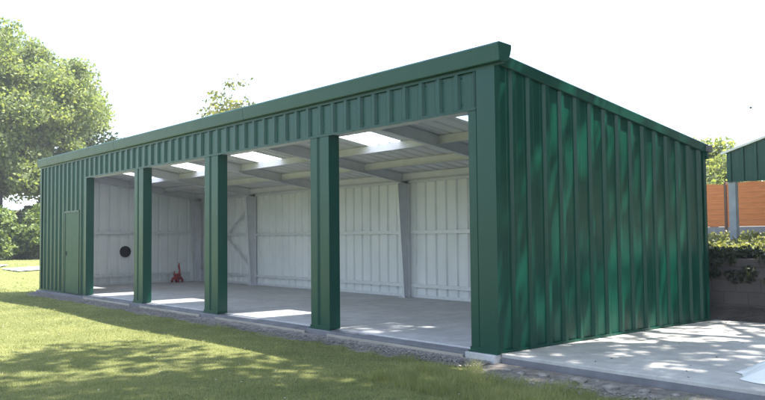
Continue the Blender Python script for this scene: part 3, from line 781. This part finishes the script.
# ------------------------------------------------------------------ small things
# red implement by the left end wall
imp = empty('hand_cultivator', (-18.62, 4.42, 0), R(35)); imp.scale = (.8, .85, .92); tag(imp, 'small red metal machine with upright handle by the far end wall', 'machine')
mb = MB(); mb.box((-.12, -.26, .10), (.12, .22, .20)); mb.box((-.09, -.12, .20), (.09, .16, .33)); mb.build('body', M['red'], imp, bevel=.015)
mb = MB(); mb.tube([(0, .12, .2), (0, .19, .45), (0, .12, .60), (0, .16, .74)], [.05, .035, .045, .02], 8); mb.build('handle', M['red'], imp)
mb = MB(); mb.tube([(0, -.22, .15), (0, -.26, .34), (0, -.22, .44)], [.035, .03, .02], 8); mb.build('lever', M['red'], imp)
for sx in (-.15, .15):
    for yy in (-.18, .15):
        mb = MB(); mb.tube([(sx - .02, yy, .07), (sx + .02, yy, .07)], .07, 16); mb.build('wheel', M['red'], imp)

# crumpled white sheeting on the apron
rng = np.random.default_rng(5)
NR, NA = 26, 96; rr_ = np.linspace(0, 1, NR); aa = np.linspace(0, 2*np.pi, NA, endpoint=False)
RR, ang = np.meshgrid(rr_, aa); edge = 1 + .10*np.sin(3*ang + .5) + .05*np.sin(8*ang) + .02*np.sin(19*ang)
hh = .33*np.clip(1 - RR, 0, 1)**1.15 * (1 + .12*np.sin(5*ang + 1)*RR) + .03*np.abs(np.sin(ang*6.5 + RR*4))*RR*np.clip(1.02 - RR, 0, 1)*4 + .004
hh += .012*np.sin(RR*15 + ang*3)*np.clip(1 - RR, 0, 1)
V = np.stack([(RR*edge*np.cos(ang)*.80).ravel(), (RR*edge*np.sin(ang)*.62).ravel(), hh.ravel()], 1)
i = np.arange(NR*NA).reshape(NA, NR); i2 = np.roll(i, -1, 0)
F = np.stack([i[:,:-1].ravel(), i[:,1:].ravel(), i2[:,1:].ravel(), i2[:,:-1].ravel()], 1)
o = link_mesh('plastic_sheeting', np_mesh('plastic_sheeting', V, F), M['white_plastic']); o.location = (3.50, .95, .0)
for p_ in o.data.polygons: p_.use_smooth = True
tag(o, 'crumpled heap of white plastic sheeting lying on the apron', 'sheeting')

# pale sheets lying on the far lawn
for k, (x_, y_, w_, l_, a, lb) in enumerate([(-30.5, 3.1, 1.3, 2.3, .3, 'pale blue grey sheet lying flat on the far lawn, nearest the shed'),
                                            (-32.0, 1.5, 1.1, 2.0, .9, 'pale crumpled sheet on the far lawn, left of the flat one')]):
    mb = MB(); n_ = 12; vs = []
    for j in range(n_+1):
        for i_ in range(n_+1):
            lx, ly = w_*(i_/n_ - .5), l_*(j/n_ - .5); vs.append((lx, ly, gz(x_ + lx*math.cos(a) - ly*math.sin(a), y_ + lx*math.sin(a) + ly*math.cos(a)) - gz(x_, y_) + .022 + .02*max(0, math.sin(i_*1.3 + k)*math.sin(j*1.1 + k*2)) + random.uniform(0, .01)))
    mb.add(vs, [(j*(n_+1)+i_, j*(n_+1)+i_+1, (j+1)*(n_+1)+i_+1, (j+1)*(n_+1)+i_) for j in range(n_) for i_ in range(n_)])
    o = mb.build('ground_sheet', M['grey_sheet'], smooth=True); o.location = (x_, y_, gz(x_, y_) + .02); o.rotation_euler = (0, 0, a)
    tag(o, lb, 'sheet', 'sheets lying on the far lawn')

# a distant bird
b = empty('bird', (-17.5, 46.8, 10.2), R(30)); tag(b, 'tiny distant bird gliding in the white sky at upper right', 'bird')
b.scale = (1.3, 1.3, 1.3); mb = MB(); mb.tube([(0,-.26,0),(0,-.15,.01),(0,0,.02),(0,.15,.01),(0,.24,.02)], [.01,.05,.065,.04,.02], 8); bo = mb.build('body', M['dark'], b, smooth=True)
for sx in (-1, 1):
    w_ = MB(); w_.add([(0,-.08,.02),(0,.09,.02),(sx*.32,.08,.10),(sx*.62,-.06,.03),(sx*.3,-.06,.08)], [(0,1,2,4),(4,2,3)]); w_.build('wing', M['dark'], b, solid=.01)

# ------------------------------------------------------------------ haze added as a veil like lens glare
mb = MB(); mb.box((-75, -30, -1.6), (30, 62, 30)); hz = mb.build('haze', None); tag(hz, 'thin haze added over the whole yard as a veil like lens glare', 'haze', kind='stuff')
m, tt, out = nt('glare_haze'); pv = tt.nodes.new('ShaderNodeVolumePrincipled'); pv.inputs['Color'].default_value = (.92, .95, 1, 1); pv.inputs['Density'].default_value = .0013; pv.inputs['Anisotropy'].default_value = .3
tt.links.new(pv.outputs[0], out.inputs['Volume']); hz.data.materials.append(m)
# ------------------------------------------------------------------ camera
cam = bpy.data.cameras.new('Camera'); co = bpy.data.objects.new('Camera', cam); COL.objects.link(co)
cam.sensor_width = 36; cam.lens = FPX / 765 * 36; cam.clip_start = .05; cam.clip_end = 2000
d = Vector((-math.sin(YAW)*math.cos(PITCH), math.cos(YAW)*math.cos(PITCH), math.sin(PITCH)))
r_ = Vector((math.cos(YAW), math.sin(YAW), 0)); u_ = r_.cross(d)
r2 = r_*math.cos(ROLL) + u_*math.sin(ROLL); u2 = u_*math.cos(ROLL) - r_*math.sin(ROLL)
co.matrix_world = Matrix(((r2.x, u2.x, -d.x, CAM.x), (r2.y, u2.y, -d.y, CAM.y), (r2.z, u2.z, -d.z, CAM.z), (0,0,0,1)))
scene.camera = co

# ------------------------------------------------------------------ light
SV = Vector((.31, .38, 1)).normalized()
el = math.asin(SV.z); az = math.atan2(SV.x, SV.y)
sun = bpy.data.lights.new('Sun', 'SUN'); sun.energy = 4.8; sun.angle = R(.55); sun.color = (1, .955, .88)
so = bpy.data.objects.new('Sun', sun); COL.objects.link(so); so.rotation_euler = SV.to_track_quat('Z', 'Y').to_euler(); so.location = (10, 10, 30)
wd = bpy.data.worlds.new('World'); scene.world = wd; wd.use_nodes = True
t = wd.node_tree; bg = t.nodes['Background']
sky = t.nodes.new('ShaderNodeTexSky'); sky.sky_type = 'NISHITA'; sky.sun_disc = False
sky.sun_elevation = el; sky.sun_rotation = az; sky.air_density = 1.2; sky.dust_density = 1.2; sky.ozone_density = 3.0; sky.altitude = 30
# thin bright high cloud
tc = t.nodes.new('ShaderNodeTexCoord'); mp = t.nodes.new('ShaderNodeMapping'); mp.inputs['Scale'].default_value = (1, 1, 2.2)
t.links.new(tc.outputs['Generated'], mp.inputs['Vector'])
cl = noise(t, mp.outputs[0], 1.4, 5, .5)
cf_ = ramp(t, cl, [(.30, (0,0,0)), (.70, (.6,.6,.6))])
cm = mix(t, cf_, sky.outputs[0], (5.2, 5.8, 6.8))
t.links.new(cm, bg.inputs['Color']); bg.inputs['Strength'].default_value = .1
scene.view_settings.view_transform = 'Standard'; scene.view_settings.look = 'None'
scene.view_settings.exposure = 2.05; scene.view_settings.gamma = 1; scene.view_settings.use_curve_mapping = False
scene.cycles.max_bounces = 8; scene.cycles.transparent_max_bounces = 12
scene.cycles.sample_clamp_indirect = 8
scene.cycles.use_denoising = True
